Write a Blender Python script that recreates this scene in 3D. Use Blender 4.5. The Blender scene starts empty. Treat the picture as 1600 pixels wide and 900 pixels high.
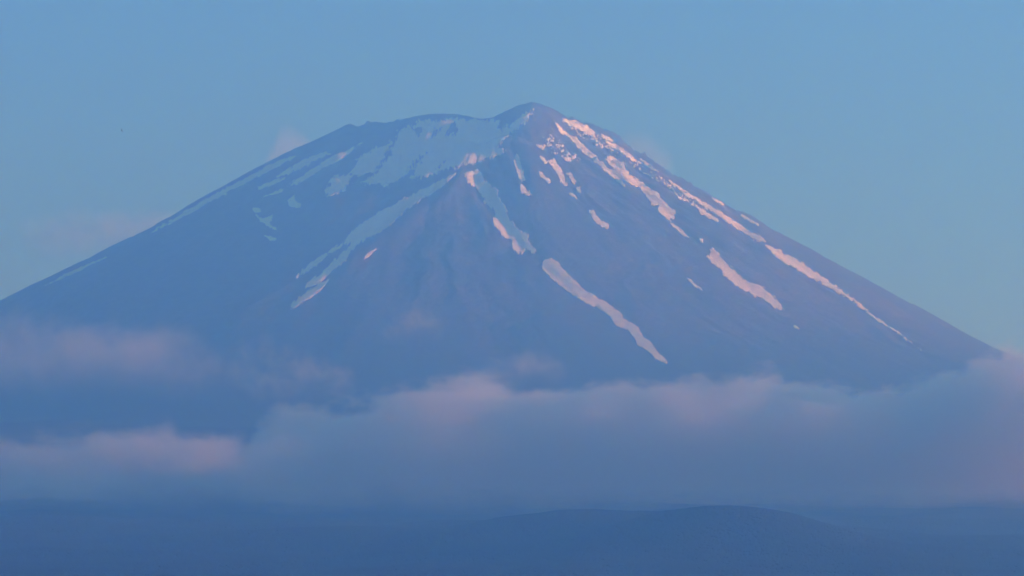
import bpy, bmesh, math, random
import numpy as np
from mathutils import Vector, Euler
from mathutils.bvhtree import BVHTree

random.seed(7)
R = math.radians
sc = bpy.context.scene
COL = sc.collection

# ------------------------------------------------------------------ camera
K = 2.6 / 18000.0                     # tangent per photograph pixel (1600 px wide)
PITCH = R(6.84)
CAM = np.array((0.0, 0.0, 20.0))
cd = bpy.data.cameras.new('camera'); cam = bpy.data.objects.new('camera', cd); COL.objects.link(cam)
cam.location = CAM; cam.rotation_euler = (R(90) + PITCH, 0, 0)
cd.sensor_width = 36.0; cd.lens = 36.0 / (1600 * K)
cd.clip_start = 1.0; cd.clip_end = 200000.0
sc.camera = cam

# ------------------------------------------------------------------ sky, sun, exposure
SUN_EL = R(7.5); SUN_AZ = R(92)       # azimuth clockwise from +Y: from the right, a little behind the camera
w = bpy.data.worlds.new('World'); sc.world = w; w.use_nodes = True
nt = w.node_tree; bg = nt.nodes['Background']
sky = nt.nodes.new('ShaderNodeTexSky'); sky.sky_type = 'NISHITA'; sky.sun_disc = False
sky.sun_elevation = SUN_EL; sky.sun_rotation = SUN_AZ
sky.altitude = 7000; sky.air_density = 1.0; sky.dust_density = 0.0; sky.ozone_density = 4.6
nt.links.new(sky.outputs[0], bg.inputs[0]); bg.inputs[1].default_value = 0.15
sl = bpy.data.lights.new('sun', 'SUN'); so = bpy.data.objects.new('sun', sl); COL.objects.link(so)
sl.energy = 2.3; sl.angle = R(0.53); sl.color = (1.0, 0.96, 0.92)
sdir = Vector((math.sin(SUN_AZ) * math.cos(SUN_EL), math.cos(SUN_AZ) * math.cos(SUN_EL), math.sin(SUN_EL)))
so.rotation_euler = sdir.to_track_quat('Z', 'Y').to_euler(); so.location = (3000, 3000, 6000)
vs = sc.view_settings; vs.view_transform = 'Standard'; vs.look = 'None'; vs.gamma = 1.0; vs.exposure = 1.56
vs.use_curve_mapping = False
cy = sc.cycles
cy.use_denoising = True; cy.use_adaptive_sampling = True; cy.adaptive_threshold = 0.02
cy.max_bounces = 12; cy.diffuse_bounces = 2; cy.volume_bounces = 6; cy.volume_max_steps = 256; cy.volume_step_rate = 1.0

# ------------------------------------------------------------------ helpers
FWD = np.array((0, math.cos(PITCH), math.sin(PITCH))); UP = np.array((0, -math.sin(PITCH), math.cos(PITCH)))
def ray(px, py):
    px = np.asarray(px, float); py = np.asarray(py, float)
    d = FWD + ((px - 800) * K)[..., None] * np.array((1.0, 0, 0)) + ((450 - py) * K)[..., None] * UP
    return d
def at(px, py, Y):
    """world point seen at a photograph pixel, on the plane y = Y"""
    d = ray(px, py); return CAM + d * ((Y - CAM[1]) / d[..., 1])[..., None]
def project(x, y, z):
    rx, ry, rz = x - CAM[0], y - CAM[1], z - CAM[2]
    f = ry * FWD[1] + rz * FWD[2]; u = ry * UP[1] + rz * UP[2]
    return 800 + rx / f / K, 450 - u / f / K
def _hash(ix, iy, s):
    h = (ix.astype(np.int64) * 374761393 + iy.astype(np.int64) * 668265263 + s * 974634777) & 0xffffffff
    h = ((h ^ (h >> 13)) * 1274126177) & 0xffffffff
    h = ((h ^ (h >> 16)) * 2246822519) & 0xffffffff
    return (h ^ (h >> 15)) & 0xffffffff
def gnoise(x, y, s=0):
    x = np.asarray(x, float); y = np.asarray(y, float)
    ix = np.floor(x); iy = np.floor(y); fx = x - ix; fy = y - iy
    def g(dx, dy):
        a = _hash(ix + dx, iy + dy, s) * (2 * math.pi / 4294967296.0)
        return np.cos(a) * (fx - dx) + np.sin(a) * (fy - dy)
    u = fx * fx * fx * (fx * (fx * 6 - 15) + 10); v = fy * fy * fy * (fy * (fy * 6 - 15) + 10)
    a = g(0, 0) * (1 - u) + g(1, 0) * u; b = g(0, 1) * (1 - u) + g(1, 1) * u
    return (a * (1 - v) + b * v) * 1.45
def fbm(x, y, o=4, s=0, gain=0.5):
    r = 0; a = 1.0; n = 0
    for i in range(o):
        r = r + a * gnoise(x * 2 ** i, y * 2 ** i, s + i * 17); n += a; a *= gain
    return r / n
def sstep(a, b, x):
    t = np.clip((x - a) / (b - a), 0, 1); return t * t * (3 - 2 * t)
def tag(o, label=None, cat=None, group=None, kind=None):
    for k, v in (('label', label), ('category', cat), ('group', group), ('kind', kind)):
        if v: o[k] = v
    return o
def mesh_obj(name, verts, faces, mat, smooth=True):
    me = bpy.data.meshes.new(name)
    verts = np.asarray(verts, np.float32)
    if isinstance(faces, np.ndarray):
        n, k = faces.shape
        me.vertices.add(len(verts)); me.vertices.foreach_set('co', verts.ravel())
        me.loops.add(n * k); me.loops.foreach_set('vertex_index', faces.ravel().astype(np.int32))
        me.polygons.add(n); me.polygons.foreach_set('loop_start', np.arange(0, n * k, k, dtype=np.int32))
        me.update(calc_edges=True)
    else:
        me.from_pydata([tuple(v) for v in verts], [], faces); me.update()
    if smooth: me.polygons.foreach_set('use_smooth', np.ones(len(me.polygons), bool))
    me.materials.append(mat)
    o = bpy.data.objects.new(name, me); COL.objects.link(o); return o
def grid_faces(nx, ny):
    a = (np.arange(ny - 1)[:, None] * nx + np.arange(nx - 1)[None, :]).ravel()
    return np.stack((a, a + 1, a + nx + 1, a + nx), 1)

# ------------------------------------------------------------------ materials
def new_mat(name):
    m = bpy.data.materials.new(name); m.use_nodes = True
    t = m.node_tree; return m, t, t.nodes['Principled BSDF']
def N(t, typ, **kw):
    n = t.nodes.new(typ)
    for k, v in kw.items():
        if k.startswith('i_'): n.inputs[k[2:]].default_value = v
        else: setattr(n, k, v)
    return n
def noise_node(t, vec, scale, detail=4, rough=0.55):
    n = N(t, 'ShaderNodeTexNoise'); n.inputs['Scale'].default_value = scale
    n.inputs['Detail'].default_value = detail; n.inputs['Roughness'].default_value = rough
    t.links.new(vec, n.inputs['Vector']); return n
def ramp(t, fac, stops):
    r = N(t, 'ShaderNodeValToRGB'); e = r.color_ramp.elements
    while len(e) < len(stops): e.new(0.5)
    for el, (p, c) in zip(e, stops): el.position = p; el.color = (*c, 1)
    t.links.new(fac, r.inputs[0]); return r
def math_node(t, op, a, b=None, c=None, clamp=False):
    n = N(t, 'ShaderNodeMath', operation=op); n.use_clamp = clamp
    for i, v in enumerate((a, b, c)):
        if v is None: continue
        if isinstance(v, (int, float)): n.inputs[i].default_value = v
        else: t.links.new(v, n.inputs[i])
    return n.outputs[0]

def rock_material():
    m, t, b = new_mat('volcanic_rock')
    tc = N(t, 'ShaderNodeTexCoord').outputs['Object']
    n1 = noise_node(t, tc, 1 / 420.0, 6, 0.6); n2 = noise_node(t, tc, 1 / 45.0, 5, 0.65)
    sa = N(t, 'ShaderNodeAttribute'); sa.attribute_name = 'scree'
    mixf = math_node(t, 'ADD', math_node(t, 'MULTIPLY', n1.outputs[0], 0.45), math_node(t, 'MULTIPLY', sa.outputs['Fac'], 0.55))
    c1 = ramp(t, mixf, [(0.32, (0.055, 0.048, 0.049)), (0.5, (0.100, 0.080, 0.075)), (0.68, (0.155, 0.108, 0.092))])
    c2 = ramp(t, n2.outputs[0], [(0.35, (0.55, 0.55, 0.55)), (0.65, (1.25, 1.2, 1.15))])
    mx = N(t, 'ShaderNodeMix', data_type='RGBA', blend_type='MULTIPLY'); mx.inputs[0].default_value = 1.0
    t.links.new(c1.outputs[0], mx.inputs[6]); t.links.new(c2.outputs[0], mx.inputs[7])
    # below the tree line the slope is scrub and forest
    sep = N(t, 'ShaderNodeSeparateXYZ'); t.links.new(tc, sep.inputs[0])
    zz = math_node(t, 'ADD', sep.outputs[2], math_node(t, 'MULTIPLY', n1.outputs[0], 500.0))
    f = N(t, 'ShaderNodeMapRange'); t.links.new(zz, f.inputs[0])
    f.inputs[1].default_value = 1750; f.inputs[2].default_value = 2050; f.inputs[3].default_value = 1; f.inputs[4].default_value = 0
    m2 = N(t, 'ShaderNodeMix', data_type='RGBA'); t.links.new(f.outputs[0], m2.inputs[0])
    t.links.new(mx.outputs[2], m2.inputs[6]); m2.inputs[7].default_value = (0.035, 0.05, 0.028, 1)
    t.links.new(m2.outputs[2], b.inputs['Base Color']); b.inputs['Roughness'].default_value = 0.95
    b.inputs['Specular IOR Level'].default_value = 0.15
    bp = N(t, 'ShaderNodeBump'); bp.inputs['Strength'].default_value = 0.6; bp.inputs['Distance'].default_value = 6.0
    t.links.new(noise_node(t, tc, 1 / 22.0, 4, 0.6).outputs[0], bp.inputs['Height']); t.links.new(bp.outputs[0], b.inputs['Normal'])
    return m
def snow_material():
    m, t, b = new_mat('old_snow')
    tc = N(t, 'ShaderNodeTexCoord').outputs['Object']
    n1 = noise_node(t, tc, 1 / 28.0, 5, 0.7)
    c = ramp(t, n1.outputs[0], [(0.30, (0.60, 0.57, 0.54)), (0.50, (0.80, 0.79, 0.78)), (0.7, (0.86, 0.86, 0.86))])
    t.links.new(c.outputs[0], b.inputs['Base Color']); b.inputs['Roughness'].default_value = 0.7
    b.inputs['Specular IOR Level'].default_value = 0.2
    bp = N(t, 'ShaderNodeBump'); bp.inputs['Strength'].default_value = 0.35; bp.inputs['Distance'].default_value = 3.0
    t.links.new(noise_node(t, tc, 1 / 18.0, 4, 0.6).outputs[0], bp.inputs['Height']); t.links.new(bp.outputs[0], b.inputs['Normal'])
    return m
def forest_material(name, dark, light, scale):
    m, t, b = new_mat(name)
    tc = N(t, 'ShaderNodeTexCoord').outputs['Object']
    c = ramp(t, noise_node(t, tc, scale, 5, 0.65).outputs[0], [(0.3, dark), (0.7, light)])
    t.links.new(c.outputs[0], b.inputs['Base Color']); b.inputs['Roughness'].default_value = 1.0
    b.inputs['Specular IOR Level'].default_value = 0.1
    return m
ROCK = rock_material(); SNOW = snow_material()
GROUND = forest_material('forest_floor', (0.018, 0.026, 0.015), (0.036, 0.045, 0.025), 1 / 160.0)
LEAF = forest_material('tree_crowns', (0.018, 0.028, 0.018), (0.030, 0.044, 0.025), 1 / 240.0)

# ------------------------------------------------------------------ the mountain
YA = 18000.0
SIL = np.array([(-700,770),(-350,645),(0,475),(50,450),(100,422),(150,398),(200,373),(245,352),(300,318),(350,290),(400,262),(430,247),(460,232),
    (490,220),(515,208),(535,198),(541,195),(548,193),(556,196.5),(565,195),(575,189),(583,189),(595,191),(606,192),(613,189),(640,184),(655,180),
    (680,177.5),(710,177.5),(730,181),(745,185),(755,186),(770,183),(785,176),(800,169),(815,163),(832,159.5),(842,161),(855,167),
    (872,173),(876,179),(890,184),(902,186),(915,192),(925,192),(940,200),(960,208),(970,214),(980,224),(990,232),(1003,240.5),
    (1007,237.5),(1012,245),(1030,258),(1050,270),(1075,284),(1100,298),(1120,310),(1140,324),(1155,329.5),(1170,334),(1184,344),(1195,352),
    (1240,375),(1300,408),(1360,440),(1420,473),(1480,507),(1550,548),(1900,738),(2200,865)], float)
def axis(lo, hi, fine_lo, fine_hi, step, n_out):
    f = np.arange(fine_lo, fine_hi + 1e-6, step)
    a = fine_lo - (fine_lo - lo) * (np.linspace(1, 0, n_out, endpoint=False) ** 2)
    b = fine_hi + (hi - fine_hi) * (np.linspace(0, 1, n_out + 1)[1:] ** 2)
    return np.concatenate((a, f, b))
gx = axis(-12000, 12000, -2350, 2350, 6.0, 45)
gy = axis(YA - 9000, YA + 9000, YA - 2700, YA + 420, 8.0, 55)
NX, NY = len(gx), len(gy)
X, Y = np.meshgrid(gx, gy)
XA = float(at(727, 200, YA)[0])
dx, dy = X - XA, Y - YA
rr = np.hypot(dx, dy); th = np.arctan2(dy, dx)
swp = at(SIL[:, 0], SIL[:, 1], YA)
def radial(side):
    if side > 0: s = swp[SIL[:, 0] >= 935]; r = s[:, 0] - XA
    else: s = swp[SIL[:, 0] <= 541][::-1]; r = XA - s[:, 0]
    keep = s[:, 2] > 1500; r, z = r[keep], s[keep][:, 2]
    r0, z0, rE, zE = r[0], z[0], r[-1], z[-1]
    slope = 0.47
    zi = np.interp(rr, np.concatenate(([0, r0 * 0.55], r)), np.concatenate(([z0 + 30, z0 + 22], z)))
    far = zE * np.exp(-(rr - rE) * slope / zE)
    return np.where(rr > rE, far, zi)
wgt = sstep(-0.9, 0.9, np.cos(th))
Z = radial(-1) * (1 - wgt) + radial(1) * wgt
Z -= 140 * sstep(260, 80, np.hypot(dx, dy - 60))                # summit crater
cols_px = np.arange(-40, 1641, 2.0)
sil_t = np.interp(cols_px, SIL[:, 0], SIL[:, 1])
def crest():
    """per grid column: the pixel height of the skyline and the row that makes it"""
    px, py = project(X, Y, Z); k = np.argmin(py, 0); c = np.arange(NX)
    return px[k, c], py[k, c], k
def smooth1(a, n):
    if n < 2: return a
    ker = np.hanning(n + 2)[1:-1]; ker /= ker.sum()
    return np.convolve(np.pad(a, n, mode='edge'), ker, 'same')[n:-n]
def fit_skyline(rounds, soft, narrow):
    global Z
    for i in range(rounds):
        cpx, cpy, k = crest()
        jag = np.zeros(NX)
        if narrow:
            z_ = sstep(535, 560, cpx) * sstep(640, 610, cpx) * 1.6 + sstep(835, 870, cpx) * sstep(1230, 1120, cpx) * 2.6 + 0.5
            jag = 2.6 * z_ * fbm(cpx / 7.0, cpx * 0 + 0.5, 3, 400, 0.65)
        err = (cpy - np.interp(cpx, SIL[:, 0], SIL[:, 1]) - jag) * K * YA * 1.02
        err[(gx < -2350) | (gx > 2350)] = 0
        yc = gy[k]
        if narrow: W = np.exp(-((Y - yc[None, :]) / 45.0) ** 2)
        else: err = smooth1(err, soft); W = sstep(1700, 350, np.abs(Y - YA + 150))
        Z = Z + err[None, :] * W
fit_skyline(6, 25, False)
def surf_z(x, y):
    i = np.clip(np.searchsorted(gx, x) - 1, 0, NX - 2); j = np.clip(np.searchsorted(gy, y) - 1, 0, NY - 2)
    u = (x - gx[i]) / (gx[i + 1] - gx[i]); v = (y - gy[j]) / (gy[j + 1] - gy[j])
    return (Z[j, i] * (1 - u) + Z[j, i + 1] * u) * (1 - v) + (Z[j + 1, i] * (1 - u) + Z[j + 1, i + 1] * u) * v
def drop(pts):
    """photograph pixels -> plan points where their rays meet the mountain"""
    out = []
    ys = np.arange(YA - 5000, YA + 900, 4.0)
    for p in pts:
        d = ray(*p); q = CAM + d * (ys / d[1])[:, None]
        hit = np.nonzero(surf_z(q[:, 0], q[:, 1]) > q[:, 2])[0]
        if len(hit): out.append(q[hit[0]][:2])
    return np.array(out)
def path_field(pts):
    """distance to a plan polyline, signed side and position along it (0..1)"""
    P = drop(pts); best = np.full(X.shape, 1e9); tt = np.zeros(X.shape); sd = np.zeros(X.shape)
    L = np.concatenate(([0], np.cumsum(np.hypot(*np.diff(P, axis=0).T))))
    x0, y0 = P.min(0) - 900; x1, y1 = P.max(0) + 900
    jj = np.nonzero((gy > y0) & (gy < y1))[0]; ii = np.nonzero((gx > x0) & (gx < x1))[0]
    s = np.ix_(jj, ii); xs, ysub = X[s], Y[s]
    b, t_, side = best[s], tt[s], sd[s]
    for n in range(len(P) - 1):
        a, c = P[n], P[n + 1]; e = c - a; l2 = e @ e + 1e-9
        q = np.clip(((xs - a[0]) * e[0] + (ysub - a[1]) * e[1]) / l2, 0, 1)
        ddx = xs - a[0] - q * e[0]; ddy = ysub - a[1] - q * e[1]; d = np.hypot(ddx, ddy)
        m = d < b; b = np.where(m, d, b); t_ = np.where(m, (L[n] + q * math.sqrt(l2)) / L[-1], t_)
        side = np.where(m, np.sign(e[0] * ddy - e[1] * ddx), side)
    best[s], tt[s], sd[s] = b, t_, side
    return best, tt, sd
def carve(pts, amp, width, f0=0.1, f1=0.1):
    d, t, _ = path_field(pts)
    return amp * np.exp(-(d / width) ** 2) * sstep(0, f0, t + f0 * 0.3) * sstep(0, f1, 1 - t + f1 * 0.3)
# fall-line ribs and gullies of the cone, rougher outcrops near the top on the right
wob = fbm(X / 600, Y / 600, 3, 3)
ribs = fbm(th * 7 + 0.5 * wob, rr / 1300.0 + wob, 4, 5, 0.55)
rills = fbm(th * 24 + 0.8 * wob, rr / 420.0, 3, 31, 0.55)
rough = fbm(X / 130, Y / 130, 4, 11, 0.55)
amp = sstep(250, 1100, rr)
D = -np.abs(ribs) * 20 * amp + rills * 2.4 * amp + rough * 3.2
scree = fbm(th * 11 + 1.2 * wob, rr / 800.0 + 0.6 * wob, 5, 77, 0.62)
outcrop = sstep(0.1, 0.6, np.cos(th + 0.25)) * sstep(1450, 500, rr)
D += outcrop * (np.abs(fbm(X / 45, Y / 45, 4, 51, 0.6)) * 24 - 6)
D += carve([(742, 205), (712, 228), (690, 250)], -20, 150, 0.3, 0.5)                       # snow bowl below the rim
D += carve([(850, 172), (812, 212), (765, 248), (722, 270)], 22, 85, 0.15, 0.4)  # ridge right of it
D += carve([(618, 210), (604, 245), (580, 285)], 9, 38, 0.3, 0.4)                          # rib on its left
D += carve([(705, 272), (640, 314), (575, 362), (510, 415), (465, 465)], -4, 60, 0.15, 0.25)
D += carve([(728, 282), (660, 328), (612, 366), (566, 396), (520, 432)], 14, 65, 0.15, 0.3)
D += carve([(735, 272), (752, 300), (775, 332), (800, 365), (818, 388), (832, 400)], -12, 36, 0.08, 0.2)
D += carve([(850, 412), (888, 450), (940, 480), (975, 505), (1005, 535), (1042, 568)], -4, 38, 0.08, 0.1)
for pth, a, wd in (([(870, 196), (915, 236), (975, 288)], -3, 22), ([(950, 248), (1000, 288), (1050, 340), (1072, 368)], -4, 32),
                   ([(1042, 282), (1110, 326), (1195, 378), (1290, 442), (1380, 508), (1470, 570)], -4, 30),
                   ([(945, 214), (985, 246), (1025, 266)], -6, 20), ([(1110, 395), (1160, 438), (1220, 482)], -3, 28),
                   ([(806, 246), (815, 275), (825, 303)], -5, 20), ([(860, 252), (883, 290)], -5, 20)):
    D += carve(pth, a, wd)
tilt = carve([(785, 222), (742, 248), (690, 252), (620, 258), (540, 285)], 1.0, 190, 0.2, 0.3); xc = float((tilt * X).sum() / tilt.sum())
D += tilt * 0.18 * (X - xc)
Z = Z + D
fit_skyline(4, 25, False); fit_skyline(3, 0, True)
mountain = mesh_obj('mountain', np.stack((X.ravel(), Y.ravel(), Z.ravel()), 1), grid_faces(NX, NY), ROCK)
at_ = mountain.data.attributes.new('scree', 'FLOAT', 'POINT'); at_.data.foreach_set('value', (scree * 0.5 + 0.5).ravel().astype(np.float32))
tag(mountain, 'tall bare volcanic cone rising above the cloud bank', 'mountain', kind='structure')

# ------------------------------------------------------------------ snow lying on it
bpy.context.view_layer.update()
BVH = BVHTree.FromObject(mountain, bpy.context.evaluated_depsgraph_get())
def poly_sd(P, x, y):
    P = np.asarray(P, float); d = np.full(x.shape, 1e9); ins = np.zeros(x.shape, bool)
    for a, c in zip(P, np.roll(P, -1, 0)):
        e = c - a; q = np.clip(((x - a[0]) * e[0] + (y - a[1]) * e[1]) / (e @ e + 1e-9), 0, 1)
        d = np.minimum(d, np.hypot(x - a[0] - q * e[0], y - a[1] - q * e[1]))
        if a[1] != c[1]:
            cr = ((a[1] > y) != (c[1] > y)) & (x < (c[0] - a[0]) * (y - a[1]) / (c[1] - a[1]) + a[0]); ins ^= cr
    return np.where(ins, d, -d)
MS = {1: [(3, 0)], 2: [(0, 1)], 3: [(3, 1)], 4: [(1, 2)], 6: [(0, 2)], 7: [(3, 2)], 8: [(2, 3)], 9: [(2, 0)], 11: [(2, 1)], 12: [(1, 3)], 13: [(1, 0)], 14: [(0, 3)]}
def contour_mesh(F, xs, ys):
    """filled region F > 0 of a pixel grid, its edge interpolated (marching squares)"""
    nx, ny = len(xs), len(ys); vid = {}; V = []; faces = []
    def corner(i, j):
        k = (i, j)
        if k not in vid: vid[k] = len(V); V.append((xs[i], ys[j]))
        return vid[k]
    def edge(i, j, i2, j2):
        k = (i, j, i2, j2) if (i, j) < (i2, j2) else (i2, j2, i, j)
        if k not in vid:
            a, b = F[j, i], F[j2, i2]; s = a / (a - b); vid[k] = len(V)
            V.append((xs[i] + (xs[i2] - xs[i]) * s, ys[j] + (ys[j2] - ys[j]) * s))
        return vid[k]
    pos = F > 0
    cells = pos[:-1, :-1] | pos[1:, :-1] | pos[:-1, 1:] | pos[1:, 1:]
    for j, i in zip(*np.nonzero(cells)):
        cs = [(i, j), (i + 1, j), (i + 1, j + 1), (i, j + 1)]; poly = []
        for n in range(4):
            a, b = cs[n], cs[(n + 1) % 4]
            pa, pb = pos[a[1], a[0]], pos[b[1], b[0]]
            if pa: poly.append(corner(*a))
            if pa != pb: poly.append(edge(*a, *b))
        if len(poly) >= 3: faces.append(poly)
    return V, faces
CRUMBS = []
def lay_snow(name, polys, holes=(), rough=2.0, ang=None, stretch=2.6, step=0.95, thresh=0.0, freq=0.30, seed=0, thick=2.0, islands=False):
    """polys: outlines as seen in the photograph; every point is dropped onto the mountain's surface"""
    A = np.concatenate([np.asarray(p, float) for p in polys]); lo = A.min(0) - 5; hi = A.max(0) + 5
    xs = np.arange(lo[0], hi[0], step); ys = np.arange(lo[1], hi[1], step); gxx, gyy = np.meshgrid(xs, ys)
    F = np.max([poly_sd(p, gxx, gyy) for p in polys], 0)
    for h in holes: F = np.minimum(F, -poly_sd(h, gxx, gyy))
    if ang is None:
        c = A.mean(0); ang = math.atan2(c[1] - 60, c[0] - 727)
    ca, sa = math.cos(ang), math.sin(ang)
    u = (gxx * ca + gyy * sa) / stretch; v = -gxx * sa + gyy * ca
    F = np.minimum(F, 9) + rough * 2.1 * (fbm(u * freq, v * freq, 4, 100 + seed, 0.7) * 2.3 + 0.9 * fbm(u * freq * 0.3, v * freq * 0.3, 2, 300 + seed)) - thresh
    F[0] = F[-1] = -1; F[:, 0] = F[:, -1] = -1
    V, faces = contour_mesh(F, xs, ys)
    top = []; ok = []
    V = np.array(V); dirs = ray(V[:, 0], V[:, 1])
    o = Vector(CAM)
    for d in dirs:
        h = BVH.ray_cast(o, Vector(d).normalized())
        ok.append(h[0] is not None)
        top.append((h[0] + h[1] * thick) if h[0] else Vector((0, 0, 0)))
    faces = [f for f in faces if all(ok[i] for i in f) and max((top[f[0]] - top[i]).length for i in f) < 70]
    if not islands:                       # keep the one main body; crumbs around it join the loose flecks
        par = list(range(len(V)))
        def find(i):
            while par[i] != i: par[i] = par[par[i]]; i = par[i]
            return i
        for f in faces:
            for i in f[1:]: par[find(i)] = find(f[0])
        size = {}
        for f in faces: k = find(f[0]); size[k] = size.get(k, 0) + 1
        main = max(size, key=size.get)
        CRUMBS.append((top, [f for f in faces if find(f[0]) != main]))
        faces = [f for f in faces if find(f[0]) == main]
    else:
        for tp, fs in CRUMBS:
            n = len(top); top += tp; faces += [[i + n for i in f] for f in fs]
    if not faces: return None
    cnt = {}
    for f in faces:
        for a, b in zip(f, f[1:] + f[:1]): cnt[(a, b)] = cnt.get((a, b), 0) + 1
    rim = [e for e in cnt if (e[1], e[0]) not in cnt]
    verts = [tuple(v) for v in top]; low = {}
    for a, b in rim:
        for q in (a, b):
            if q not in low: low[q] = len(verts); verts.append((top[q].x, top[q].y + 0.5, top[q].z - thick * 2.2))
    faces = [f[::-1] for f in faces] + [[a, b, low[b], low[a]] for a, b in rim]
    used = sorted({i for f in faces for i in f}); re = {q: n for n, q in enumerate(used)}
    vv = np.array([verts[i] for i in used]); c = vv.mean(0)
    ob = mesh_obj(name, vv - c, [[re[i] for i in f] for f in faces], SNOW); ob.location = c
    return ob
GRP = 'old snow lying on the mountain'
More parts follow.
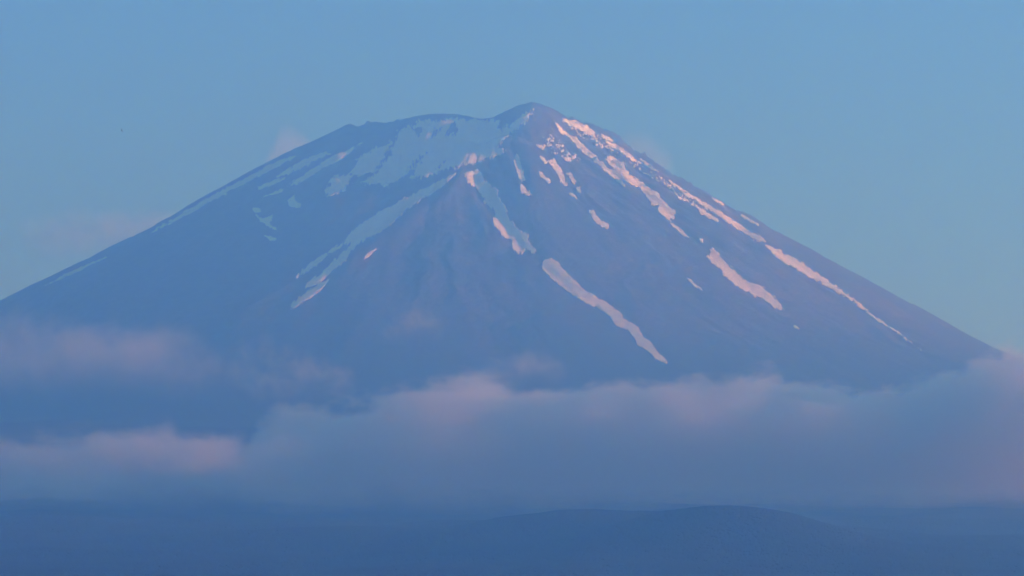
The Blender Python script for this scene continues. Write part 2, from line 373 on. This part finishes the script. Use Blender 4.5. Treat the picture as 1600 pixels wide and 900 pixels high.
SNOWS = [
 ('snow_field', 'large shaded snow field filling the hollow below the summit rim',
  [[(622,206),(640,194),(648,198),(652,190),(680,189),(712,186),(733,187),(750,190),(760,190),(770,187),(778,190),(775,200),(780,206),(795,197),(812,186),(822,178),(830,172),(830,179),(820,190),(808,202),(797,211),(788,220),(778,230),(790,236),(776,242),(764,246),(750,250),(738,254),(726,258),(714,262),(700,262),(690,267),(678,272),(664,276),(650,279),(643,276),(648,266),(638,264),(630,274),(616,283),(604,291),(592,286),(576,288),(568,283),(584,274),(592,268),(598,262),(607,248),(615,230)]],
  [[(646,200),(656,198),(663,203),(654,213),(648,208)],[(672,213),(678,203),(692,198),(686,206),(676,216)],[(694,212),(700,200),(710,190),(714,200),(713,216),(708,208),(703,214)],[(776,228),(790,216),(806,210),(796,222),(786,232)],[(640,262),(650,250),(658,242),(664,240),(656,252),(646,262)],[(682,264),(694,252),(698,250),(692,262)]], 2.6),
 ('snow_field', 'pale snow lobe left of the dark rib beside the summit hollow',
  [[(618,214),(612,221),(600,228),(588,233),(575,240),(565,246),(558,252),(553,262),(547,270),(538,274),(524,276),(517,284),(516,290),(506,294),(508,303),(516,306),(525,303),(537,294),(545,283),(552,275),(562,274),(575,272),(585,267),(588,262),(594,255),(600,244),(606,234),(612,224)]], [], 2.2),
 ('snow_band', 'long grey snow band slanting down left, splitting into two thin tails',
  [[(712,271),(682,285),(650,302),(615,320),(585,337),(562,352),(548,366),(535,380),(507,397),(487,410),(472,422),(460,435),(482,424),(500,409),(517,396),(540,381),(552,378),(540,392),(520,410),(500,430),(482,440),(477,450),(500,441),(518,426),(540,408),(553,387),(565,377),(587,365),(600,360),(620,342),(637,325),(660,312),(692,290)]], [], 1.3),
 ('snow_streak', 'short grey snow streak below the tails of the slanting band',
  [[(514,437),(502,452),(482,467),(465,477),(454,484),(457,472),(475,460),(495,445)]], [], 1.2),
 ('snow_streak', 'tiny thin snow streak right of the slanting band near its lower end', [[(590,387),(577,400),(568,406),(575,395)]], [], 0.7),
 ('snow_streak', 'upper long snow streak on the left flank below the rim',
  [[(566,225),(556,232),(546,241),(530,250),(515,258),(500,266),(482,277),(467,285),(447,293),(460,284),(482,269),(505,254),(530,239),(550,232)]], [], 1.4),
 ('snow_streak', 'broad grey snow streak on the left flank, second below skyline', [[(515,239),(505,245),(490,253),(470,263),(450,272),(434,276),(445,267),(470,254),(490,244),(502,239)]], [], 1.5),
 ('snow_streak', 'very long thin snow streak hugging the left skyline',
  [[(462,244),(440,257),(420,267),(390,282),(360,298),(330,314),(300,331),(270,347),(238,363),(264,346),(300,324),(340,301),(380,280),(410,264),(440,250)]], [], 1.2),
 ('snow_streak', 'short snow streak on the left flank below the broad streak', [[(403,292),(425,284),(447,278),(440,283),(420,291),(405,296)]], [], 1.0),
 ('snow_streak', 'faint thin line of snow above the hook shaped patch', [[(412,307),(430,300),(447,293),(440,299),(425,305)]], [], 0.8),
 ('snow_patch', 'hook shaped grey snow patch alone on the left flank', [[(451,312),(460,306),(461,315),(470,319),(466,326),(456,325),(450,318)]], [], 1.0),
 ('snow_patch', 'ragged grey snow patch with a barb on the left flank', [[(400,336),(412,342),(426,336),(424,345),(420,349),(432,359),(415,352),(406,346)]], [], 1.0),
 ('snow_patch', 'small snow dab just above the barbed patch', [[(394,324),(406,326),(408,331),(398,332)]], [], 0.8),
 ('snow_patch', 'short flat snow dash below the barbed patch', [[(412,368),(424,370),(434,375),(422,376)]], [], 0.7),
 ('snow_streak', 'faint snow line low on the left flank near the cloud', [[(168,402),(140,416),(110,430),(72,446),(108,426),(140,411)]], [], 0.8),
 ('snow_gully', 'upper gully snow below the central ridge, half sunlit and half shaded',
  [[(726,272),(732,285),(740,292),(747,300),(757,310),(755,316),(765,322),(775,330),(770,347),(777,360),(787,370),(800,376),(799,386),(805,394),(817,396),(822,390),(829,392),(830,397),(836,397),(839,391),(832,385),(825,381),(825,366),(812,360),(802,350),(793,338),(794,329),(786,318),(777,304),(779,298),(764,288),(755,280),(752,270),(743,266)]], [], 1.6),
 ('snow_gully', 'longest bright snow ribbon winding down the middle to the cloud',
  [[(845,417),(850,407),(862,404),(872,411),(880,421),(892,435),(915,455),(940,469),(957,480),(970,490),(975,499),(997,511),(1005,527),(1017,535),(1027,550),(1042,565),(1042,569),(1025,562),(1010,546),(995,539),(992,530),(980,515),(962,510),(957,502),(950,492),(935,482),(915,474),(885,455),(862,437)]], [], 0.75),
 ('snow_patch', 'upright sunlit snow patch right of the central ridge', [[(803,250),(807,242),(811,247),(816,262),(821,283),(815,284),(808,273),(804,257)]], [], 1.1),
 ('snow_patch', 'small triangular snow patch directly under the upright one', [[(813,287),(822,294),(831,305),(814,302)]], [], 1.0),
 ('snow_patch', 'small slanting snow patch left of the largest middle patch', [[(839,267),(847,270),(861,284),(857,286),(845,276)]], [], 0.9),
 ('snow_patch', 'largest sunlit snow patch in the middle group below the peak', [[(856,251),(865,249),(872,260),(880,272),(886,288),(882,293),(875,285),(867,267)]], [], 1.1),
 ('snow_patch', 'narrow snow patch right of the largest middle patch', [[(885,271),(891,270),(900,284),(897,288)]], [], 0.8),
 ('snow_patch', 'snow dot below the narrow patch of the middle group', [[(899,292),(907,291),(908,302),(902,301)]], [], 0.8),
 ('snow_patch', 'flat snow dash at the bottom of the middle group', [[(886,300),(899,305),(900,310),(892,307)]], [], 0.8),
 ('snow_patch', 'ragged snow dab at the top of the middle group', [[(838,225),(852,228),(848,236),(842,232)]], [], 1.2),
 ('snow_patch', 'snow dab between the top dab and the largest middle patch', [[(843,245),(850,247),(856,254),(850,256)]], [], 0.9),
 ('snow_patch', 'flat faint snow dash right of the top dab', [[(879,246),(893,247),(892,251),(884,251)]], [], 0.9),
 ('snow_patch', 'lone boot shaped snow patch low on the bare right face', [[(921,329),(927,330),(935,342),(951,352),(949,357),(939,355),(927,342)]], [], 1.0),
 ('snow_streak', 'long thin snow streak falling right from below the peak',
  [[(868,193),(875,199),(885,206),(900,216),(915,231),(930,244),(947,261),(965,276),(980,291),(974,292),(955,277),(935,258),(915,241),(900,227),(885,212),(871,204)]], [], 1.1),
 ('snow_streak', 'short snow streak at the top right rocks under the skyline', [[(878,186),(897,188),(915,196),(933,212),(925,212),(907,203),(892,196)]], [], 1.4),
 ('snow_streak', 'snow streak in the rocks nearest the right skyline, upper piece', [[(941,211),(950,213),(962,225),(982,239),(1001,255),(987,250),(965,236),(950,225)]], [], 1.2),
 ('snow_streak', 'short snow streak below the rock pinnacle on the right skyline', [[(996,246),(1010,253),(1028,268),(1017,265)]], [], 0.9),
 ('snow_field', 'widest pink lit snow strip on the upper right slope',
  [[(945,248),(952,241),(972,255),(981,270),(1003,287),(1026,302),(1041,320),(1055,331),(1051,346),(1037,338),(1022,325),(1010,308),(1000,293),(982,286),(962,271)]], [[(1024,320),(1029,322),(1028,326),(1023,324)]], 1.6),
 ('snow_streak', 'small snow tail under the widest right strip', [[(1044,346),(1060,355),(1076,371),(1066,368)]], [], 0.8),
 ('snow_streak', 'long bright snow streak down the right flank',
  [[(1038,278),(1050,283),(1065,295),(1085,306),(1107,321),(1130,334),(1152,349),(1175,364),(1190,370),(1198,379),(1182,377),(1160,363),(1135,346),(1112,331),(1090,316),(1070,303),(1050,288)]], [], 1.2),
 ('snow_streak', 'faint snow streak running beside the long right flank streak', [[(1084,321),(1100,329),(1126,347),(1117,347),(1097,335)]], [], 1.1),
 ('snow_streak', 'faint short snow streak above the one beside the flank streak', [[(1053,301),(1070,313),(1071,316),(1060,311)]], [], 0.9),
 ('snow_streak', 'longest faint snow streak on the far right reaching the cloud',
  [[(1196,384),(1210,388),(1233,400),(1263,418),(1293,439),(1319,457),(1349,480.5),(1375,500.5),(1405,520.5),(1440,548),(1403,521.5),(1372,501.5),(1346,482.5),(1316,461),(1285,444),(1255,427),(1225,410),(1205,395)]], [], 1.3),
 ('snow_patch', 'wedge shaped snow patch low on the right slope',
  [[(1103,402),(1113,388),(1128,406),(1150,425),(1161,438),(1184,444),(1203,459),(1218,474),(1222,484),(1203,477),(1180,462),(1154,450),(1135,436),(1124,420)]], [], 1.5),
 ('snow_streak', 'thin short snow sliver left of the wedge shaped patch', [[(1069,433),(1081,439),(1097,454),(1086,449)]], [], 0.6),
 ('snow_patch', 'tiny snow fleck just above the wedge shaped patch', [[(1092,372),(1097,375),(1099,381),(1094,379)]], [], 0.6),
 ('snow_patch', 'tiny snow fleck lower right of the wedge shaped patch', [[(1239,508),(1249,512),(1248,515),(1241,513)]], [], 0.6),
 ('snow_streak', 'thin snow line along the right skyline crest', [[(1111,307),(1131,319),(1130,321),(1112,310)]], [], 0.5),
 ('snow_streak', 'thin snow line under the bump of the right skyline', [[(1156,334),(1186,351),(1185,354),(1157,338)]], [], 0.6),
]
for i, (nm, lb, pl, hl, rg) in enumerate(SNOWS):
    o = lay_snow(nm, pl, hl, rg, seed=i * 3)
    if o: tag(o, lb, 'snow', GRP)
o = lay_snow('snow_flecks', [[(850,168),(872,176),(915,195),(960,212),(1000,244),(1050,275),(1110,312),(1160,345),(1140,352),(1080,330),(1040,300),(985,268),(930,240),(880,205)],
                             [(838,205),(870,200),(920,250),(905,265),(840,240)], [(1000,270),(1040,300),(1075,335),(1060,330),(1010,290)]], rough=1.55, thresh=10.4, freq=0.45, stretch=2.2, step=0.9, seed=77, thick=1.5, islands=True)
if o: tag(o, 'scattered small snow flecks among rocks under the right skyline', 'snow', kind='stuff')

# ------------------------------------------------------------------ ground and forested foothills
g = mesh_obj('ground', [(-60000, -60000, 0), (60000, -60000, 0), (60000, 60000, 0), (-60000, 60000, 0)], [[0, 1, 2, 3]], GROUND, False)
tag(g, kind='structure')
fx = np.arange(-4200, 4201, 30.0); fy = np.arange(2500, 14001, 30.0)
FX, FY = np.meshgrid(fx, fy)
def foot_z(x, y):
    z = np.interp(y, [2500, 4500, 6000, 7000, 7600, 8500, 9500, 10500, 11500, 12500, 13500, 14000], [-30, 110, 250, 360, 425, 520, 618, 708, 810, 940, 1130, 1280])
    z = z + sstep(4000, 8000, y) * (45 * fbm(x / 1500, y / 1800, 4, 201) + 14 * fbm(x / 260, y / 300, 3, 210))
    z = z - 0.00001 * np.clip(np.abs(x) - 1500, 0, None) ** 2 * 2
    cx = 417.0
    z = z + 92 * np.exp(-(((x - cx) / np.where(x > cx, 250.0, 330.0)) ** 2) - ((y - 8500) / 450.0) ** 2)
    z = z + 45 * np.exp(-(((x - 190.0) / 420.0) ** 2) - ((y - 9350) / 560.0) ** 2)
    return z
FZ = foot_z(FX, FY)
foot = mesh_obj('foothills', np.stack((FX.ravel(), FY.ravel(), FZ.ravel()), 1), grid_faces(len(fx), len(fy)), GROUND)
tag(foot, 'dark forested foothills below the cloud bank', 'hills', kind='structure')
# the wood on them: one mass of crowns
wx = np.arange(-1500, 1501, 40.0); wy = np.arange(6800, 11001, 40.0); WX, WY = np.meshgrid(wx, wy)
wood = mesh_obj('forest', np.stack((WX.ravel(), WY.ravel(), foot_z(WX, WY).ravel()), 1), grid_faces(len(wx), len(wy)), LEAF)
tag(wood, 'far forest covering the dark foothills', 'forest', kind='stuff')
ng = bpy.data.node_groups.new('scatter_crowns', 'GeometryNodeTree')
ng.interface.new_socket('Geometry', in_out='INPUT', socket_type='NodeSocketGeometry')
ng.interface.new_socket('Geometry', in_out='OUTPUT', socket_type='NodeSocketGeometry')
gi = ng.nodes.new('NodeGroupInput'); go = ng.nodes.new('NodeGroupOutput')
dp = ng.nodes.new('GeometryNodeDistributePointsOnFaces'); dp.inputs['Density'].default_value = 0.020
ico = ng.nodes.new('GeometryNodeMeshIcoSphere'); ico.inputs['Radius'].default_value = 1.0; ico.inputs['Subdivisions'].default_value = 2
sm = ng.nodes.new('GeometryNodeSetMaterial'); sm.inputs['Material'].default_value = LEAF
rv = ng.nodes.new('FunctionNodeRandomValue'); rv.data_type = 'FLOAT_VECTOR'
rv.inputs[0].default_value = (3.6, 3.6, 2.6); rv.inputs[1].default_value = (5.6, 5.6, 3.8)
ip = ng.nodes.new('GeometryNodeInstanceOnPoints')
L = ng.links
L.new(gi.outputs[0], dp.inputs[0]); L.new(dp.outputs[0], ip.inputs[0]); L.new(ico.outputs[0], sm.inputs[0]); L.new(sm.outputs[0], ip.inputs['Instance'])
L.new(rv.outputs[0], ip.inputs['Scale']); L.new(ip.outputs[0], go.inputs[0])
md = wood.modifiers.new('crowns', 'NODES'); md.node_group = ng

# ------------------------------------------------------------------ clouds
def cloud_material(name, x0, x1, tops, zlo, zhi, ly, hd, bottom, wb, wt, amp, nscale, rho, streak=0.0, stretch=(1, 1, 1), aniso=0.68):
    m = bpy.data.materials.new(name); m.use_nodes = True; t = m.node_tree; t.nodes.clear()
    out = N(t, 'ShaderNodeOutputMaterial'); pv = N(t, 'ShaderNodeVolumePrincipled')
    tc = N(t, 'ShaderNodeTexCoord').outputs['Object']; sep = N(t, 'ShaderNodeSeparateXYZ'); t.links.new(tc, sep.inputs[0])
    x, y, z = sep.outputs
    u = N(t, 'ShaderNodeMapRange'); t.links.new(x, u.inputs[0]); u.inputs[1].default_value = x0; u.inputs[2].default_value = x1
    fc = N(t, 'ShaderNodeFloatCurve'); cv = fc.mapping.curves[0]; t.links.new(u.outputs[0], fc.inputs['Value'])
    pts = [((tx - x0) / (x1 - x0), (tz - zlo) / (zhi - zlo)) for tx, tz in tops]
    while len(cv.points) < len(pts): cv.points.new(0.5, 0.5)
    for p, q in zip(cv.points, pts): p.location = q; p.handle_type = 'AUTO'
    fc.mapping.update()
    top = math_node(t, 'MULTIPLY_ADD', fc.outputs[0], zhi - zlo, zlo)
    yy = math_node(t, 'DIVIDE', y, ly); yy = math_node(t, 'MULTIPLY', yy, yy)
    top = math_node(t, 'SUBTRACT', top, math_node(t, 'MULTIPLY', yy, hd))
    mp = N(t, 'ShaderNodeMapping'); t.links.new(tc, mp.inputs[0]); mp.inputs['Scale'].default_value = stretch
    n = noise_node(t, mp.outputs[0], nscale, 6.0, 0.69)
    nn = math_node(t, 'MULTIPLY', math_node(t, 'SUBTRACT', n.outputs[0], 0.5), amp)
    a = math_node(t, 'ADD', math_node(t, 'SUBTRACT', top, z), nn)
    def ss(v, hi):
        r = N(t, 'ShaderNodeMapRange', interpolation_type='SMOOTHSTEP'); t.links.new(v, r.inputs[0])
        r.inputs[1].default_value = 0; r.inputs[2].default_value = hi; return r.outputs[0]
    d = ss(a, wt)
    b = math_node(t, 'ADD', math_node(t, 'SUBTRACT', z, bottom), math_node(t, 'MULTIPLY', nn, 0.55))
    d = math_node(t, 'MULTIPLY', d, ss(b, wb))
    e = math_node(t, 'SUBTRACT', 1.0, yy); d = math_node(t, 'MULTIPLY', d, ss(e, 0.6))
    ue = math_node(t, 'MULTIPLY', math_node(t, 'MULTIPLY', u.outputs[0], math_node(t, 'SUBTRACT', 1.0, u.outputs[0])), 1.0)
    d = math_node(t, 'MULTIPLY', d, ss(math_node(t, 'ADD', ue, math_node(t, 'MULTIPLY', nn, 0.12 / amp)), 0.16))
    if streak > 0:
        r = N(t, 'ShaderNodeMapRange', interpolation_type='SMOOTHSTEP'); t.links.new(n.outputs[0], r.inputs[0])
        r.inputs[1].default_value = 0.5 - 0.22 * (1.4 - streak); r.inputs[2].default_value = 0.72
        d = math_node(t, 'MULTIPLY', d, r.outputs[0])
    t.links.new(math_node(t, 'MULTIPLY', d, rho), pv.inputs['Density'])
    pv.inputs['Color'].default_value = (0.97, 0.97, 0.97, 1); pv.inputs['Anisotropy'].default_value = aniso
    t.links.new(pv.outputs[0], out.inputs['Volume'])
    return m
def cloud(name, label, tops_px, bottom_px, yc, ly, rho, amp=160, nscale=1 / 330.0, wt=110, wb=110, hd=None, streak=0.0, stretch=(1, 1, 1), group=None, step=1.0, cat='cloud'):
    """tops_px: outline of the cloud's upper edge in photograph pixels, turned into metres at its distance yc"""
    P = at(np.array([p[0] for p in tops_px], float), np.array([p[1] for p in tops_px], float), yc)
    bz = float(at(800, bottom_px, yc)[2])
    c = np.array((P[:, 0].mean(), yc, (P[:, 2].mean() + bz) / 2))
    tops = [(p[0] - c[0], p[2] - c[2] - 0.03 * amp) for p in P]; bot = bz - c[2]
    zhi = max(t[1] for t in tops) + 40; zlo = min(min(t[1] for t in tops), bot) - 40
    if hd is None: hd = (zhi - bot) * 0.7
    x0, x1 = tops[0][0], tops[-1][0]
    m = cloud_material(name + '_vapour', x0, x1, tops, zlo, zhi, ly, hd, bot, wb, wt, amp, nscale, rho, streak, stretch)
    # closed shell that wraps the vapour
    nx, ny = 61, 17
    xs = np.linspace(x0, x1, nx); ys = np.linspace(-1, 1, ny) * ly; XX, YY = np.meshgrid(xs, ys)
    tz = np.interp(XX, [q[0] for q in tops], [q[1] for q in tops]) + amp * 0.26 - hd * (YY / ly) ** 2
    lowz = np.full(XX.shape, bot - amp * 0.13)
    tz = np.maximum(tz, lowz + 2.0)
    V = np.concatenate((np.stack((XX.ravel(), YY.ravel(), tz.ravel()), 1), np.stack((XX.ravel(), YY.ravel(), lowz.ravel()), 1)))
    f = grid_faces(nx, ny); n = nx * ny
    fs = [list(q) for q in f] + [list(q[::-1] + n) for q in f]
    ring = list(range(nx)) + [j * nx + nx - 1 for j in range(1, ny)] + [(ny - 1) * nx + i for i in range(nx - 2, -1, -1)] + [j * nx for j in range(ny - 2, 0, -1)]
    for a, b in zip(ring, ring[1:] + ring[:1]): fs.append([a, a + n, b + n, b])
    o = mesh_obj(name, V, fs, m); o.location = c
    m.cycles.volume_step_rate = step
    return tag(o, label, cat, group)
BANK = [(-420,720),(-260,700),(-60,690),(60,705),(200,712),(330,700),(385,684),(415,656),(460,647),(520,640),(570,626),(600,618),(640,615),(680,605),(720,596),(760,590),(800,594),(840,598),
        (900,596),(950,600),(1000,602),(1040,594),(1085,582),(1120,588),(1160,592),(1220,588),(1300,592),(1350,596),(1410,610),(1450,602),(1480,580),(1520,560),(1560,548),(1600,542),(1700,545),(1900,560),(2100,590)]
cloud('cloud_bank', 'wide grey cloud bank lying across the foot of the mountain', BANK, 808, 11500, 650, 0.020, amp=470, nscale=1 / 170.0, wt=60, wb=400, hd=200, step=0.28, stretch=(0.62, 0.8, 1.1))
cloud('low_cloud', 'pink topped low cloud at the left, in front of the bank',
      [(-240,715),(-120,690),(-60,672),(0,664),(40,660),(110,662),(150,654),(205,666),(240,657),(300,674),(345,680),(385,692),(440,712),(520,742)], 750, 10300, 260, 0.020, amp=320, nscale=1 / 115.0, wt=95, wb=120, hd=100, step=0.2, stretch=(0.65, 0.8, 1.1))
cloud('drifting_cloud', 'translucent cloud drifting over the lower left slope', [(-260,545),(-120,500),(0,472),(60,470),(130,486),(200,496),(260,498),(320,520),(400,575)], 625, 14300, 300, 0.006, amp=300, nscale=1 / 170.0, wt=120, wb=190, hd=120, streak=0.55, step=0.25)
cloud('cloud_wisp', 'thin slanting cloud wisp left of centre on the slope', [(350,545),(400,515),(450,522),(490,540),(530,560),(575,610)], 640, 14400, 130, 0.008, amp=230, nscale=1 / 110.0, wt=80, wb=140, hd=70, streak=1.0, step=0.3)
cloud('cloud_wisp', 'small faint wisp above the middle of the cloud bank', [(730,590),(770,552),(810,532),(850,540),(890,570)], 610, 14200, 120, 0.010, amp=190, nscale=1 / 110.0, wt=80, wb=110, hd=60, streak=0.8, step=0.3)
cloud('cloud_wisp', 'small pale wisp under the slanting snow band', [(570,530),(605,485),(635,458),(665,465),(700,505)], 540, 14900, 90, 0.010, amp=170, nscale=1 / 100.0, wt=80, wb=100, hd=60, streak=0.9, step=0.3)
cloud('sky_cloud', 'faint pink puff rising behind the left shoulder', [(405,245),(425,215),(445,185),(465,190),(490,212),(520,235)], 285, 19600, 160, 0.0040, amp=90, nscale=1 / 150.0, wt=110, wb=120, hd=60)
cloud('sky_cloud', 'dim mauve cloud smear in the sky left of mountain', [(20,345),(60,322),(130,312),(200,318),(270,320),(320,340)], 410, 21000, 260, 0.0040, amp=150, nscale=1 / 200.0, wt=120, wb=150, hd=80, streak=0.5)
cloud('sky_cloud', 'barely visible puff behind the right shoulder', [(940,225),(970,200),(1000,192),(1030,210),(1060,240)], 295, 19600, 140, 0.0028, amp=100, nscale=1 / 150.0, wt=110, wb=120, hd=60)

# ------------------------------------------------------------------ a far bird
bm = bmesh.new()
ringv = []
for k, (yy, rad, zz) in enumerate(((-0.22, 0.012, 0.0), (-0.15, 0.035, 0.0), (-0.02, 0.06, -0.01), (0.10, 0.05, 0.0), (0.17, 0.032, 0.015), (0.22, 0.03, 0.02), (0.27, 0.008, 0.015))):
    ringv.append([bm.verts.new((math.cos(a) * rad, yy, zz + math.sin(a) * rad)) for a in [i * math.pi / 4 for i in range(8)]])
for a, b in zip(ringv, ringv[1:]):
    for i in range(8): bm.faces.new((a[i], a[(i + 1) % 8], b[(i + 1) % 8], b[i]))
bm.faces.new(ringv[0][::-1]); bm.faces.new(ringv[-1])
for s in (-1, 1):
    prev = None
    for xx, yl, yt, zz, tk in ((0.03, 0.11, -0.05, 0.02, 0.02), (0.17, 0.14, -0.04, 0.09, 0.014), (0.34, 0.09, -0.05, 0.12, 0.01), (0.52, -0.04, -0.10, 0.08, 0.004)):
        q = [bm.verts.new(v) for v in ((s * xx, yl, zz), (s * xx, (yl + yt) / 2, zz + tk), (s * xx, yt, zz), (s * xx, (yl + yt) / 2, zz - tk))]
        if prev:
            for i in range(4): bm.faces.new((prev[i], prev[(i + 1) % 4], q[(i + 1) % 4], q[i]))
        else: bm.faces.new(q)
        prev = q
    bm.faces.new(prev[::-1])
bmesh.ops.recalc_face_normals(bm, faces=bm.faces)
BIRD = forest_material('dark_feathers', (0.012, 0.012, 0.013), (0.03, 0.028, 0.026), 20.0)
me = bpy.data.meshes.new('bird'); bm.to_mesh(me); bm.free(); me.materials.append(BIRD)
bird = bpy.data.objects.new('bird', me); COL.objects.link(bird)
bird.location = at(190, 204, 1000.0); bird.rotation_euler = (0.35, 0.95, 0.9)
tag(bird, 'tiny dark bird alone in the sky on the left', 'bird')

# ------------------------------------------------------------------ haze
hb = bmesh.new(); bmesh.ops.create_cube(hb, size=1.0)
ztop = float(Z.max()) + 60
for v in hb.verts: v.co = (v.co.x * 124000, v.co.y * 124000, -40 if v.co.z < 0 else ztop)
me = bpy.data.meshes.new('haze'); hb.to_mesh(me); hb.free()
hm = bpy.data.materials.new('blue_air'); hm.use_nodes = True; t = hm.node_tree; t.nodes.clear()
out = N(t, 'ShaderNodeOutputMaterial'); pv = N(t, 'ShaderNodeVolumePrincipled')
HAZE = 0.000168
pv.inputs['Color'].default_value = (0.19, 0.51, 1.0, 1); pv.inputs['Absorption Color'].default_value = (1, 1, 1, 1)
pv.inputs['Density'].default_value = HAZE; pv.inputs['Anisotropy'].default_value = 0.7
t.links.new(pv.outputs[0], out.inputs['Volume'])
me.materials.append(hm); haze = bpy.data.objects.new('haze', me); COL.objects.link(haze)
tag(haze, 'blue air between the viewer and the mountain', 'haze', kind='stuff')
